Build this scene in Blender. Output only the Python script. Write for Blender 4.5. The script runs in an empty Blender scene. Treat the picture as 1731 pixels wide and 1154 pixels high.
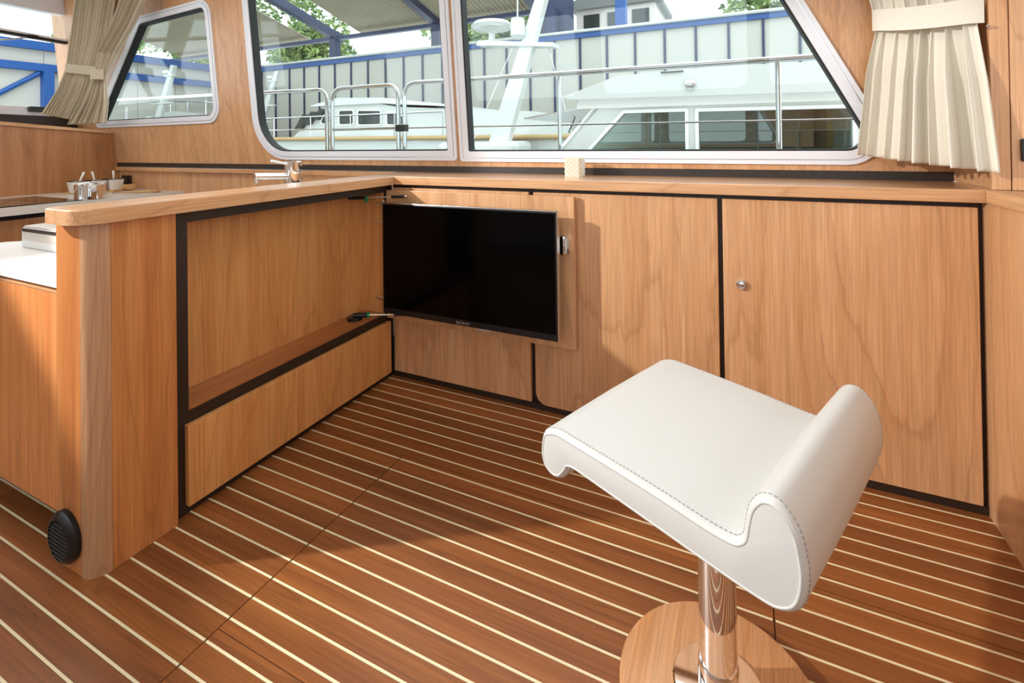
import bpy, bmesh, math, random
from mathutils import Vector, Matrix
random.seed(7)
PI = math.pi
SC = bpy.context.scene
C = SC.collection

# ------------------------------------------------------------------ camera
cam_d = bpy.data.cameras.new('camera'); cam = bpy.data.objects.new('camera', cam_d); C.objects.link(cam)
SC.camera = cam
yaw, pitch, roll = -0.43931, 0.006986, -0.0135
cf = Vector((math.sin(yaw)*math.cos(pitch), math.cos(yaw)*math.cos(pitch), math.sin(pitch)))
cr0 = Vector((math.cos(yaw), -math.sin(yaw), 0)); cu0 = cr0.cross(cf)
cr = cr0*math.cos(roll) + cu0*math.sin(roll); cu = cu0*math.cos(roll) - cr0*math.sin(roll)
cam.matrix_world = Matrix(((cr.x, cu.x, -cf.x, 1.54377), (cr.y, cu.y, -cf.y, -1.8918), (cr.z, cu.z, -cf.z, 1.1198), (0, 0, 0, 1)))
cam_d.sensor_fit = 'HORIZONTAL'; cam_d.sensor_width = 36
cam_d.lens = 36*829.526/1731
cam_d.shift_y = -344.485/1731
cam_d.clip_start = .02; cam_d.clip_end = 300

# ------------------------------------------------------------------ world, lights, exposure
w = bpy.data.worlds.new('world'); SC.world = w; w.use_nodes = True
bg = w.node_tree.nodes['Background']
bg.inputs['Color'].default_value = (.86, .94, 1.0, 1); bg.inputs['Strength'].default_value = 2.6
SC.view_settings.view_transform = 'Standard'; SC.view_settings.look = 'None'
SC.view_settings.exposure = 0.0; SC.view_settings.gamma = 1.0; SC.view_settings.use_curve_mapping = False

def look(o, loc, tgt):
    o.location = loc
    o.rotation_euler = (Vector(tgt)-Vector(loc)).to_track_quat('-Z', 'Y').to_euler()

def spot_lamp(name, loc, tgt, power, angle, blend, radius, col=(1, .95, .88)):
    d = bpy.data.lights.new(name, 'SPOT'); d.energy = power; d.spot_size = math.radians(angle); d.spot_blend = blend
    d.shadow_soft_size = radius; d.color = col
    o = bpy.data.objects.new(name, d); C.objects.link(o); look(o, loc, tgt); return o

def area_lamp(name, loc, tgt, power, sx, sy, col=(1, .96, .9)):
    d = bpy.data.lights.new(name, 'AREA'); d.shape = 'RECTANGLE'; d.size = sx; d.size_y = sy; d.energy = power; d.color = col
    o = bpy.data.objects.new(name, d); C.objects.link(o); look(o, loc, tgt); return o

# wheelhouse spot (throws the long shadows) and two fill lights added under the ceiling
spot_lamp('wheelhouse_spot_light', (-1.95, -2.45, 2.25), (1.3, -.3, .5), 620, 35, .3, .035, (1, .98, .95))
area_lamp('ceiling_fill_light', (1.2, -1.3, 2.27), (1.2, -1.3, 0), 7, 1.1, 1.1, (1, .97, .92))
area_lamp('galley_ceiling_fill_light', (-1.4, -.9, 2.27), (-1.4, -.9, 0), 15, 1.2, .8)

SC.cycles.max_bounces = 8; SC.cycles.transparent_max_bounces = 16
SC.cycles.use_denoising = True
SC.cycles.sample_clamp_indirect = 6

# ------------------------------------------------------------------ materials
MATS = {}
def new_mat(name):
    m = bpy.data.materials.new(name); m.use_nodes = True
    nt = m.node_tree; MATS[name] = m
    return m, nt, nt.nodes['Principled BSDF']
def srgb(r, g, b):
    f = lambda c: (c/255/12.92) if c <= 10 else ((c/255+.055)/1.055)**2.4
    return (f(r), f(g), f(b), 1)
def plain(name, col, rough=.5, metal=0, coat=0, spec=.5, noise=0, nscale=20, bump=0):
    m, nt, b = new_mat(name)
    b.inputs['Base Color'].default_value = col
    b.inputs['Roughness'].default_value = rough; b.inputs['Metallic'].default_value = metal
    b.inputs['Coat Weight'].default_value = coat; b.inputs['Specular IOR Level'].default_value = spec
    if noise or bump:
        tc = nt.nodes.new('ShaderNodeTexCoord'); n = nt.nodes.new('ShaderNodeTexNoise')
        n.inputs['Scale'].default_value = nscale; n.inputs['Detail'].default_value = 4
        nt.links.new(tc.outputs['Object'], n.inputs['Vector'])
        if noise:
            mx = nt.nodes.new('ShaderNodeMix'); mx.data_type = 'RGBA'
            mx.inputs['A'].default_value = tuple(c*(1-noise) for c in col[:3])+(1,)
            mx.inputs['B'].default_value = tuple(min(1, c*(1+noise)) for c in col[:3])+(1,)
            nt.links.new(n.outputs['Fac'], mx.inputs['Factor']); nt.links.new(mx.outputs['Result'], b.inputs['Base Color'])
        if bump:
            bp = nt.nodes.new('ShaderNodeBump'); bp.inputs['Strength'].default_value = bump; bp.inputs['Distance'].default_value = .001
            nt.links.new(n.outputs['Fac'], bp.inputs['Height']); nt.links.new(bp.outputs['Normal'], b.inputs['Normal'])
    return m

def wood(name, light, mid, dark, axis='Z', rough=.38, ring=15, ringw=.38, coat=.25, fscale=1.0, tonal=.16, low=2.2, along=.3):
    m, nt, b = new_mat(name)
    N = nt.nodes.new; L = nt.links.new
    tc = N('ShaderNodeTexCoord'); oi = N('ShaderNodeObjectInfo')
    cmb = N('ShaderNodeVectorMath'); cmb.operation = 'SCALE'; cmb.inputs[0].default_value = (13.1, 17.7, 9.3)
    L(oi.outputs['Random'], cmb.inputs['Scale'])
    add = N('ShaderNodeVectorMath'); add.operation = 'ADD'
    L(tc.outputs['Object'], add.inputs[0]); L(cmb.outputs[0], add.inputs[1])
    def stretched(s, along):
        mp = N('ShaderNodeMapping'); sc = [s, s, s]; sc['XYZ'.index(axis)] = along
        mp.inputs['Scale'].default_value = sc; L(add.outputs[0], mp.inputs['Vector']); return mp.outputs['Vector']
    n1 = N('ShaderNodeTexNoise'); n1.inputs['Scale'].default_value = 1; n1.inputs['Detail'].default_value = 1.2; n1.inputs['Distortion'].default_value = .15
    L(stretched(low*fscale, along*fscale), n1.inputs['Vector'])
    wob = N('ShaderNodeTexNoise'); wob.inputs['Scale'].default_value = 1; wob.inputs['Detail'].default_value = 1
    L(stretched(26*fscale, 7*fscale), wob.inputs['Vector'])
    mul = N('ShaderNodeMath'); mul.operation = 'MULTIPLY'; mul.inputs[1].default_value = ring; L(n1.outputs['Fac'], mul.inputs[0])
    mw = N('ShaderNodeMath'); mw.operation = 'MULTIPLY_ADD'; mw.inputs[1].default_value = .35; L(wob.outputs['Fac'], mw.inputs[0]); L(mul.outputs[0], mw.inputs[2])
    fr = N('ShaderNodeMath'); fr.operation = 'FRACT'; L(mw.outputs[0], fr.inputs[0])
    rp = N('ShaderNodeValToRGB'); L(fr.outputs[0], rp.inputs['Fac'])
    e = rp.color_ramp.elements; e[0].position = 0; e[0].color = (.1, .1, .1, 1); e[1].position = 1; e[1].color = (.1, .1, .1, 1)
    for p_, v_ in ((.1, 0), (.55, .02), (.88, .28), (.95, 1)):
        x = rp.color_ramp.elements.new(p_); x.color = (v_, v_, v_, 1)
    n2 = N('ShaderNodeTexNoise'); n2.inputs['Scale'].default_value = 1; n2.inputs['Detail'].default_value = 3
    L(stretched(190*fscale, 5*fscale), n2.inputs['Vector'])
    n3 = N('ShaderNodeTexNoise'); n3.inputs['Scale'].default_value = 1; n3.inputs['Detail'].default_value = 3
    L(stretched(24*fscale, .8*fscale), n3.inputs['Vector'])
    mxa = N('ShaderNodeMix'); mxa.data_type = 'RGBA'; mxa.inputs['A'].default_value = light; mxa.inputs['B'].default_value = mid
    r3 = N('ShaderNodeMapRange'); r3.inputs['From Min'].default_value = .32; r3.inputs['From Max'].default_value = .68; L(n3.outputs['Fac'], r3.inputs['Value'])
    L(r3.outputs['Result'], mxa.inputs['Factor'])
    mxb = N('ShaderNodeMix'); mxb.data_type = 'RGBA'; mxb.inputs['B'].default_value = dark
    mm = N('ShaderNodeMath'); mm.operation = 'MULTIPLY'; mm.inputs[1].default_value = ringw; L(rp.outputs['Color'], mm.inputs[0])
    L(mm.outputs[0], mxb.inputs['Factor']); L(mxa.outputs['Result'], mxb.inputs['A'])
    # fibres and per-piece tone
    r2 = N('ShaderNodeMapRange'); r2.inputs['From Min'].default_value = .3; r2.inputs['From Max'].default_value = .7
    r2.inputs['To Min'].default_value = .82; r2.inputs['To Max'].default_value = 1.12; L(n2.outputs['Fac'], r2.inputs['Value'])
    ro = N('ShaderNodeMapRange'); ro.inputs['To Min'].default_value = 1-tonal; ro.inputs['To Max'].default_value = 1+tonal*.6; L(oi.outputs['Random'], ro.inputs['Value'])
    pr = N('ShaderNodeMath'); pr.operation = 'MULTIPLY'; L(r2.outputs['Result'], pr.inputs[0]); L(ro.outputs['Result'], pr.inputs[1])
    vm = N('ShaderNodeVectorMath'); vm.operation = 'SCALE'; L(mxb.outputs['Result'], vm.inputs[0]); L(pr.outputs[0], vm.inputs['Scale'])
    L(vm.outputs[0], b.inputs['Base Color'])
    b.inputs['Roughness'].default_value = rough; b.inputs['Coat Weight'].default_value = coat; b.inputs['Coat Roughness'].default_value = .22
    bp = N('ShaderNodeBump'); bp.inputs['Strength'].default_value = .12; bp.inputs['Distance'].default_value = .0006
    L(n2.outputs['Fac'], bp.inputs['Height']); L(bp.outputs['Normal'], b.inputs['Normal'])
    return m

CL, CM, CD = srgb(217, 168, 124), srgb(204, 151, 104), srgb(160, 106, 66)
cherry = wood('cherry_veneer', CL, CM, CD, 'Z', tonal=.05)
cherry_x = wood('cherry_lengthwise', CL, CM, CD, 'X', tonal=.05)
cherry_y = wood('cherry_crosswise', CL, CM, CD, 'Y', tonal=.05)
cherry_xtop = wood('cherry_varnished_shelf', CL, CM, CD, 'X', tonal=.03, rough=.28, coat=.8)
cherry_ytop = wood('cherry_varnished_top', CL, CM, CD, 'Y', tonal=.03, rough=.28, coat=.8)
cherry_solid = wood('cherry_solid', srgb(208, 138, 78), srgb(186, 112, 58), srgb(138, 76, 38), 'Z', ring=14, ringw=.3, tonal=.05, low=4)
cherry_ledge = wood('cherry_ledge', srgb(190, 124, 72), srgb(170, 104, 56), srgb(132, 76, 40), 'Y', ring=12, ringw=.3, tonal=.03, low=5)
cherry_sheen = wood('cherry_divider_painted_sheen', srgb(224, 162, 100), srgb(210, 142, 80), srgb(168, 100, 52), 'Z', ring=14, ringw=.3, tonal=.04)  # same cherry as the doors, angle-dependent sheen painted in as warmer, brighter colour
cherry_gal = wood('cherry_galley_door', srgb(226, 150, 90), srgb(212, 130, 72), srgb(170, 94, 50), 'Z', ring=12, ringw=.25, tonal=.02)
cherry_weath = wood('cherry_weathered_edge', srgb(196, 150, 110), srgb(180, 132, 96), srgb(140, 98, 72), 'Z', ring=22, ringw=.45, tonal=.03, low=5)
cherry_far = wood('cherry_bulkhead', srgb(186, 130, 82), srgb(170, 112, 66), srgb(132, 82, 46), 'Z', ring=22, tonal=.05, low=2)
teak = wood('teak_plank', srgb(156, 94, 45), srgb(132, 76, 36), srgb(78, 42, 20), 'X', rough=.45, ring=9, ringw=.38, coat=.12, tonal=.2, low=16, along=.35)
inlay = plain('maple_inlay', srgb(238, 224, 184), .4, noise=.06, nscale=60)
slab_m = plain('floor_slab_dark', srgb(70, 28, 18), .7)
darkb = plain('dark_brown_frame', srgb(44, 32, 24), .45, noise=.15, nscale=40)
black = plain('black_plastic', srgb(16, 17, 20), .35)
blackmat = plain('black_painted_shade', srgb(14, 11, 9), .8)
slatm = plain('vent_slat_plastic', srgb(46, 45, 44), .3)
rubber = plain('black_rubber', srgb(26, 26, 26), .6)
chrome = plain('chrome', (.86, .86, .87, 1), .05, metal=1)
rail_m = plain('polished_rail_steel', (.55, .56, .57, 1), .06, metal=1)
steel = plain('brushed_steel', (.72, .73, .75, 1), .22, metal=1)
alu = plain('silver_window_frame', srgb(232, 235, 242), .35, coat=.2)
leather = plain('white_leather', srgb(208, 208, 205), .42, bump=.25, nscale=600)
stitch_m = plain('grey_thread', srgb(150, 150, 150), .7)
corian = plain('white_corian', srgb(236, 235, 232), .35, noise=.02)
stone = plain('pale_worktop', srgb(214, 206, 196), .35, noise=.04, nscale=60)
white = plain('white_gloss_paint', srgb(240, 240, 236), .25, coat=.3)
ceram = plain('white_ceramic', srgb(238, 237, 232), .25, coat=.3)
cream = plain('cream_lattice', srgb(226, 208, 178), .4, noise=.1, nscale=80)
screen_m = plain('tv_screen', (.0008, .0008, .0009, 1), .1, spec=.1)
bezel_m = plain('tv_bezel', srgb(20, 22, 26), .3)
silver_l = plain('silver_lettering', srgb(200, 202, 206), .35, metal=.6)
green_pl = plain('green_plastic', srgb(30, 140, 84), .4)
brassy = plain('pale_rod', srgb(222, 210, 180), .3, metal=.5)
bamboo = plain('pale_wooden_utensil', srgb(206, 160, 104), .5, noise=.1, nscale=60)
linenk = plain('ceiling_cream', srgb(236, 230, 220), .6)
hobm = plain('hob_black_glass', (.012, .01, .01, 1), .06)
navy = plain('navy_steel', srgb(36, 52, 86), .45)
bluep = plain('blue_hall_steel', srgb(26, 82, 150), .45)
hallw = plain('hall_white_panel', srgb(198, 196, 184), .6, noise=.03, nscale=3)
hulls = plain('white_gelcoat', srgb(208, 211, 205), .2, coat=.4)
glassd = plain('tinted_boat_window', srgb(40, 52, 50), .06)
tinted2 = plain('tinted_pale_window', srgb(120, 150, 145), .06)
rope_m = plain('rope_fender', srgb(190, 160, 112), .8, noise=.25, nscale=120)
tarm = plain('hall_roof_sheet', srgb(176, 164, 140), .7, noise=.08, nscale=2)
tarmac = plain('quay_concrete', srgb(120, 122, 120), .8, noise=.1, nscale=5)
waterm = plain('harbour_water', srgb(60, 90, 92), .12, bump=.3, nscale=4)
bark = plain('tree_bark', srgb(70, 56, 42), .9, noise=.3, nscale=10)
redl = plain('red_lens', srgb(190, 40, 40), .3)

def leaf_mat(name, a, c):
    m, nt, b = new_mat(name)
    oi = nt.nodes.new('ShaderNodeTexCoord'); n = nt.nodes.new('ShaderNodeTexNoise'); n.inputs['Scale'].default_value = 1.6; n.inputs['Detail'].default_value = 5
    nt.links.new(oi.outputs['Object'], n.inputs['Vector'])
    mx = nt.nodes.new('ShaderNodeMix'); mx.data_type = 'RGBA'; mx.inputs['A'].default_value = a; mx.inputs['B'].default_value = c
    r = nt.nodes.new('ShaderNodeMapRange'); r.inputs['From Min'].default_value = .35; r.inputs['From Max'].default_value = .65
    nt.links.new(n.outputs['Fac'], r.inputs['Value']); nt.links.new(r.outputs['Result'], mx.inputs['Factor'])
    nt.links.new(mx.outputs['Result'], b.inputs['Base Color']); b.inputs['Roughness'].default_value = .6
    return m
leafm = leaf_mat('leaf_green', srgb(70, 104, 50), srgb(150, 172, 96))

def fabric(name, col, axis_scale=420):
    m, nt, b = new_mat(name)
    N = nt.nodes.new; L = nt.links.new
    uv = N('ShaderNodeTexCoord'); wv = N('ShaderNodeTexWave'); wv.inputs['Scale'].default_value = axis_scale
    wv.inputs['Distortion'].default_value = .6; wv.bands_direction = 'X'
    L(uv.outputs['UV'], wv.inputs['Vector'])
    mx = N('ShaderNodeMix'); mx.data_type = 'RGBA'; mx.inputs['A'].default_value = tuple(c*.93 for c in col[:3])+(1,); mx.inputs['B'].default_value = col
    L(wv.outputs['Fac'], mx.inputs['Factor']); L(mx.outputs['Result'], b.inputs['Base Color'])
    b.inputs['Roughness'].default_value = .9; b.inputs['Specular IOR Level'].default_value = .15
    b.inputs['Sheen Weight'].default_value = .15
    return m
linen = fabric('beige_curtain_cloth', srgb(236, 230, 216), 60)
linen2 = fabric('taupe_curtain_cloth', srgb(206, 192, 168), 60)

def glass_mat(name, tint, refl):
    m = bpy.data.materials.new(name); m.use_nodes = True; nt = m.node_tree
    for n in list(nt.nodes): nt.nodes.remove(n)
    out = nt.nodes.new('ShaderNodeOutputMaterial'); t = nt.nodes.new('ShaderNodeBsdfTransparent'); t.inputs['Color'].default_value = tint
    g = nt.nodes.new('ShaderNodeBsdfGlossy'); g.inputs['Roughness'].default_value = .0
    fz = nt.nodes.new('ShaderNodeLayerWeight'); fz.inputs['Blend'].default_value = .5
    pw = nt.nodes.new('ShaderNodeMath'); pw.operation = 'POWER'; pw.inputs[1].default_value = 4; nt.links.new(fz.outputs['Facing'], pw.inputs[0])
    ma = nt.nodes.new('ShaderNodeMath'); ma.operation = 'MULTIPLY_ADD'; ma.inputs[1].default_value = .5; ma.inputs[2].default_value = refl; nt.links.new(pw.outputs[0], ma.inputs[0])
    mx = nt.nodes.new('ShaderNodeMixShader')
    nt.links.new(ma.outputs[0], mx.inputs['Fac']); nt.links.new(t.outputs[0], mx.inputs[1]); nt.links.new(g.outputs[0], mx.inputs[2])
    nt.links.new(mx.outputs[0], out.inputs['Surface']); return m
glass = glass_mat('window_glass', (.95, .985, .975, 1), .04)
clearg = glass_mat('clear_glass', (.97, .98, .97, 1), .03)

# ------------------------------------------------------------------ mesh helpers
ORI = {}
class MB:
    def __init__(s): s.v = []; s.f = []
    def add(s, vs, fs):
        o = len(s.v); s.v += [tuple(v) for v in vs]; s.f += [tuple(i+o for i in f) for f in fs]; return s
    def box(s, x0, x1, y0, y1, z0, z1):
        x0, x1 = sorted((x0, x1)); y0, y1 = sorted((y0, y1)); z0, z1 = sorted((z0, z1))
        return s.add([(x0,y0,z0),(x1,y0,z0),(x1,y1,z0),(x0,y1,z0),(x0,y0,z1),(x1,y0,z1),(x1,y1,z1),(x0,y1,z1)],
                     [(0,3,2,1),(4,5,6,7),(0,1,5,4),(1,2,6,5),(2,3,7,6),(3,0,4,7)])
    def rbox(s, x0, x1, y0, y1, z0, z1, r=.003, seg=2):
        bm = bmesh.new(); m = Matrix.Translation(((x0+x1)/2, (y0+y1)/2, (z0+z1)/2)) @ Matrix.Diagonal((abs(x1-x0), abs(y1-y0), abs(z1-z0), 1))
        bmesh.ops.create_cube(bm, size=1, matrix=m)
        bmesh.ops.bevel(bm, geom=list(bm.edges), offset=r, segments=seg, affect='EDGES', profile=.5)
        bm.verts.index_update()
        s.add([v.co[:] for v in bm.verts], [[v.index for v in f.verts] for f in bm.faces]); bm.free(); return s
    def prism(s, poly, fn, d0, d1):
        """poly: 2-D points; fn(a, b, d) -> 3-D point; extruded from d0 to d1"""
        n = len(poly)
        vs = [fn(a, b, d0) for a, b in poly]+[fn(a, b, d1) for a, b in poly]
        fs = [tuple(range(n-1, -1, -1)), tuple(range(n, 2*n))]+[(i, (i+1) % n, n+(i+1) % n, n+i) for i in range(n)]
        return s.add(vs, fs)
    def ring(s, outer, inner, fn, d0, d1):
        n = len(outer); assert n == len(inner)
        vs = [fn(a, b, d) for d in (d0, d1) for P in (outer, inner) for a, b in P]
        fs = []
        for i in range(n):
            j = (i+1) % n
            fs += [(i, j, n+j, n+i), (2*n+j, 2*n+i, 3*n+i, 3*n+j), (j, i, 2*n+i, 2*n+j), (n+i, n+j, 3*n+j, 3*n+i)]
        return s.add(vs, fs)
    def tube(s, pts, r, seg=10, cap=True):
        P = [Vector(p) for p in pts]; n = len(P); R = r if isinstance(r, (list, tuple)) else [r]*n
        T = [(P[min(i+1, n-1)]-P[max(i-1, 0)]).normalized() for i in range(n)]
        up = Vector((0, 0, 1)) if abs(T[0].z) < .9 else Vector((1, 0, 0))
        a = T[0].cross(up).normalized(); vs = []
        for i in range(n):
            a = (a-T[i]*a.dot(T[i])).normalized(); b = T[i].cross(a)
            for k in range(seg):
                t = 2*PI*k/seg; vs.append(P[i]+(a*math.cos(t)+b*math.sin(t))*R[i])
        fs = [(i*seg+k, i*seg+(k+1) % seg, (i+1)*seg+(k+1) % seg, (i+1)*seg+k) for i in range(n-1) for k in range(seg)]
        if cap: fs += [tuple(range(seg-1, -1, -1)), tuple((n-1)*seg+k for k in range(seg))]
        return s.add(vs, fs)
    def loop_tube(s, pts, r, seg=8):
        P = [Vector(p) for p in pts]; n = len(P)
        T = [(P[(i+1) % n]-P[i-1]).normalized() for i in range(n)]
        nrm = Vector((0, 0, 0))
        for i in range(n): nrm += P[i].cross(P[(i+1) % n])
        nrm.normalize(); vs = []
        for i in range(n):
            b = T[i].cross(nrm).normalized()
            for k in range(seg):
                t = 2*PI*k/seg; vs.append(P[i]+(nrm*math.cos(t)+b*math.sin(t))*r)
        fs = [(i*seg+k, i*seg+(k+1) % seg, ((i+1) % n)*seg+(k+1) % seg, ((i+1) % n)*seg+k) for i in range(n) for k in range(seg)]
        return s.add(vs, fs)
    def lathe(s, prof, c, axis='Z', seg=32):
        """prof: (radius, height) pairs from bottom to top"""
        vs = []
        for r, h in prof:
            for k in range(seg):
                t = 2*PI*k/seg; a, b = r*math.cos(t), r*math.sin(t)
                d = {'Z': (a, b, h), 'Y': (a, h, b), 'X': (h, a, b)}[axis]
                vs.append((c[0]+d[0], c[1]+d[1], c[2]+d[2]))
        n = len(prof)
        fs = [(i*seg+k, i*seg+(k+1) % seg, (i+1)*seg+(k+1) % seg, (i+1)*seg+k) for i in range(n-1) for k in range(seg)]
        fs += [tuple(range(seg-1, -1, -1)), tuple((n-1)*seg+k for k in range(seg))]
        return s.add(vs, fs)
    def build(s, name, mat, parent=None, smooth=None, origin=None, kind=None):
        o0 = Vector(ORI.get(parent.name, (0, 0, 0))) if parent else Vector(origin or (0, 0, 0))
        me = bpy.data.meshes.new(name); me.from_pydata([tuple(Vector(v)-o0) for v in s.v], [], s.f); me.update()
        bm = bmesh.new(); bm.from_mesh(me); bmesh.ops.recalc_face_normals(bm, faces=bm.faces); bm.to_mesh(me); bm.free()
        if smooth:
            me.polygons.foreach_set('use_smooth', [True]*len(me.polygons)); me.set_sharp_from_angle(angle=math.radians(smooth))
        o = bpy.data.objects.new(name, me); C.objects.link(o); me.materials.append(mat)
        if parent: o.parent = parent; ORI[o.name] = tuple(o0)
        else: o.location = o0; ORI[o.name] = tuple(o0)
        if kind: o['kind'] = kind
        return o
def thing(name, label, cat, loc=(0, 0, 0), group=None):
    o = bpy.data.objects.new(name, None); o.empty_display_size = .05; C.objects.link(o); o.location = loc; ORI[o.name] = tuple(loc)
    o['label'] = label; o['category'] = cat
    if group: o['group'] = group
    return o
def tag(o, label, cat, group=None):
    o['label'] = label; o['category'] = cat
    if group: o['group'] = group
    return o
def struct(name, loc=(0, 0, 0)):
    o = bpy.data.objects.new(name, None); o.empty_display_size = .05; C.objects.link(o); o.location = loc; ORI[o.name] = tuple(loc)
    o['kind'] = 'structure'; return o
def rounded(corners, radii, seg=8):
    """round the corners of a convex polygon"""
    out = []; n = len(corners)
    for i in range(n):
        p = Vector(corners[i]); a = (Vector(corners[i-1])-p); b = (Vector(corners[(i+1) % n])-p)
        r = radii[i] if isinstance(radii, (list, tuple)) else radii
        la, lb = a.length, b.length; a.normalize(); b.normalize()
        ang = a.angle(b); d = min(r/math.tan(ang/2), la*.49, lb*.49); r2 = d*math.tan(ang/2)
        c = p+(a+b).normalized()*(r2/math.sin(ang/2))
        p0, p1 = p+a*d, p+b*d
        v0, v1 = p0-c, p1-c; t0 = math.atan2(v0.y, v0.x); dt = math.atan2(v1.y, v1.x)-t0
        while dt > PI: dt -= 2*PI
        while dt < -PI: dt += 2*PI
        for k in range(seg+1):
            t = t0+dt*k/seg; out.append((c.x+r2*math.cos(t), c.y+r2*math.sin(t)))
    return out
def inset(corners, d):
    n = len(corners); area = sum(corners[i][0]*corners[(i+1) % n][1]-corners[(i+1) % n][0]*corners[i][1] for i in range(n))
    sg = 1 if area > 0 else -1; lines = []
    for i in range(n):
        p, q = Vector(corners[i]), Vector(corners[(i+1) % n]); t = (q-p).normalized(); nn = Vector((-t.y, t.x))*sg
        lines.append((p+nn*d, t))
    out = []
    for i in range(n):
        (p, t), (q, s2) = lines[i-1], lines[i]
        den = t.x*s2.y-t.y*s2.x; k = ((q-p).x*s2.y-(q-p).y*s2.x)/den; r = p+t*k; out.append((r.x, r.y))
    return out
def smooth_loop(pts, sub=4):
    n = len(pts); out = []
    for i in range(n):
        p0, p1, p2, p3 = [Vector(pts[(i+k) % n]) for k in (-1, 0, 1, 2)]
        for j in range(sub):
            t = j/sub
            out.append(tuple(.5*((2*p1)+(p2-p0)*t+(2*p0-5*p1+4*p2-p3)*t*t+(3*p1-p0-3*p2+p3)*t**3)))
    return out
FX = lambda a, b, d: (d, a, b)      # polygon in Y-Z, extruded along X
FY = lambda a, b, d: (a, d, b)      # polygon in X-Z, extruded along Y
FZ = lambda a, b, d: (a, b, d)      # polygon in X-Y, extruded along Z

SHELF = .96; SHU = .921

# ================================================================== THE SETTING
# ---------------- floor: slab, teak planks and pale inlay strips
floor = struct('floor')
MB().box(-3.4, 3.3, -3.1, .35, -.05, -.003).build('floor_slab', slab_m, floor)
PITCH, Y0, SW, GAP = .058, -.021, .0056, .0028
SEAM1, SEAM2, SX1, SX2 = -.4665, -1.152, .4265, 1.593
def plank(x0, x1, y0, y1, strip=False):
    if x1-x0 < .01 or y1-y0 < .002: return
    MB().box(x0, x1, y0, y1, -.003, -.0003 if strip else 0).build('inlay_strip' if strip else 'floor_plank', inlay if strip else teak, floor)
def spans(ym):
    xl = -.03 if ym > -1.1 else -1.6
    if ym > SEAM1: return [(xl, 2.19)]
    segs = [(xl, SX1), (SX1, SX2), (SX2, 2.19)]
    return [(xl, -.63), (-.63, SX1)]+segs[1:] if xl < -1 else segs
def row(y0, y1, strip):
    for a, b in spans((y0+y1)/2):
        g = GAP/2+(.0015 if strip else 0)
        cuts = [y0]+[s_ for s_ in ((SEAM2,) if a == SX1 and not strip else ()) if y0 < s_ < y1]+[y1]
        for c0, c1 in zip(cuts, cuts[1:]):
            plank(a+g, b-g, c0+(GAP/2 if c0 != y0 else 0), c1-(GAP/2 if c1 != y1 else 0), strip)
plank(-.03, 2.19, Y0+SW/2+.0, .03)
for k in range(0, 47):
    yc = Y0-PITCH*k
    row(yc-SW/2, yc+SW/2, True)
    a, b = yc-PITCH+SW/2+.0004, yc-SW/2-.0013
    if a < SEAM1 < b:
        row(SEAM1+GAP/2, b, False); row(a, SEAM1-GAP/2, False)
    else: row(a, b, False)

# ---------------- window wall (leans in slightly) with three openings
TL = math.tan(math.radians(5))
def WF(x, z, d): return (x, .30-(z-1.0)*TL-d, z)        # d: towards the cabin
W1 = [(-1.645, 1.27), (-1.645, 2.10), (-2.47, 2.07), (-3.25, 1.27)]; R1 = [.12, .1, .12, .05]
W2 = [(.203, 1.022), (.203, 2.14), (-1.325, 2.14), (-1.325, 1.022)]; R2 = [.02, .02, .1, .28]
W3 = [(.222, 1.018), (2.075, 1.014), (1.50, 2.14), (.222, 2.14)]; R3 = [.02, .11, .06, .02]
def holed(outer, holes, fn, d0, d1, name, mat, kind):
    bm = bmesh.new(); edges = []
    for lp in [outer]+holes:
        vs = [bm.verts.new((a, b, 0)) for a, b in lp]
        edges += [bm.edges.new((vs[i], vs[(i+1) % len(vs)])) for i in range(len(vs))]
    bmesh.ops.triangle_fill(bm, use_beauty=True, use_dissolve=False, edges=edges)
    ge = bmesh.ops.extrude_face_region(bm, geom=list(bm.faces)); top = {v for v in ge['geom'] if isinstance(v, bmesh.types.BMVert)}
    for v in bm.verts: v.co = Vector(fn(v.co.x, v.co.y, d1 if v in top else d0))
    bmesh.ops.recalc_face_normals(bm, faces=bm.faces)
    me = bpy.data.meshes.new(name); bm.to_mesh(me); bm.free(); me.materials.append(mat)
    o = bpy.data.objects.new(name, me); C.objects.link(o); ORI[o.name] = (0, 0, 0)
    if kind: o['kind'] = kind
    return o
holes = [rounded(inset(w_, .018), [max(.01, r-.018) for r in r_], 6) for w_, r_ in ((W1, R1), (W2, R2), (W3, R3))]
holed([(-3.7, .99), (2.4, .99), (2.4, 2.35), (-3.7, 2.35)], holes, WF, -.03, 0, 'wall_back', cherry, 'structure')
def window(name, W_, R_):
    t = struct(name, (sum(p[0] for p in W_)/4, .3, min(p[1] for p in W_)))
    L = lambda d: rounded(inset(W_, d), [max(.008, r-d) for r in R_], 8)
    MB().ring(L(0), L(.016), WF, -.002, .010).build('outer_frame', alu, t, 30)
    MB().ring(L(.016), L(.020), WF, -.02, .005).build('frame_groove', steel, t, 30)
    MB().ring(L(.020), L(.052), WF, -.03, .012).build('sash', alu, t, 30)
    MB().ring(L(.052), L(.059), WF, -.045, .004).build('gasket', rubber, t, 30)
    MB().prism(L(.056), WF, -.034, -.030).build('pane', glass, t)
window('window_1', W1, R1); window('window_2', W2, R2); window('window_3', W3, R3)
# dark recessed strip under the wall
o = MB().box(-2.95, 2.2049, .300, .34, .9602, .992).build('trim_1', darkb); o['kind'] = 'structure'
# galley lower wall, ledge
o = MB().box(-2.95, -.14, .315, .34, .70, .93).build('wall_galley', cherry); o['kind'] = 'structure'
o = MB().rbox(-2.95, -.137, .285, .345, .928, .957, .004).build('trim_2', cherry_x); o['kind'] = 'structure'
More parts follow.
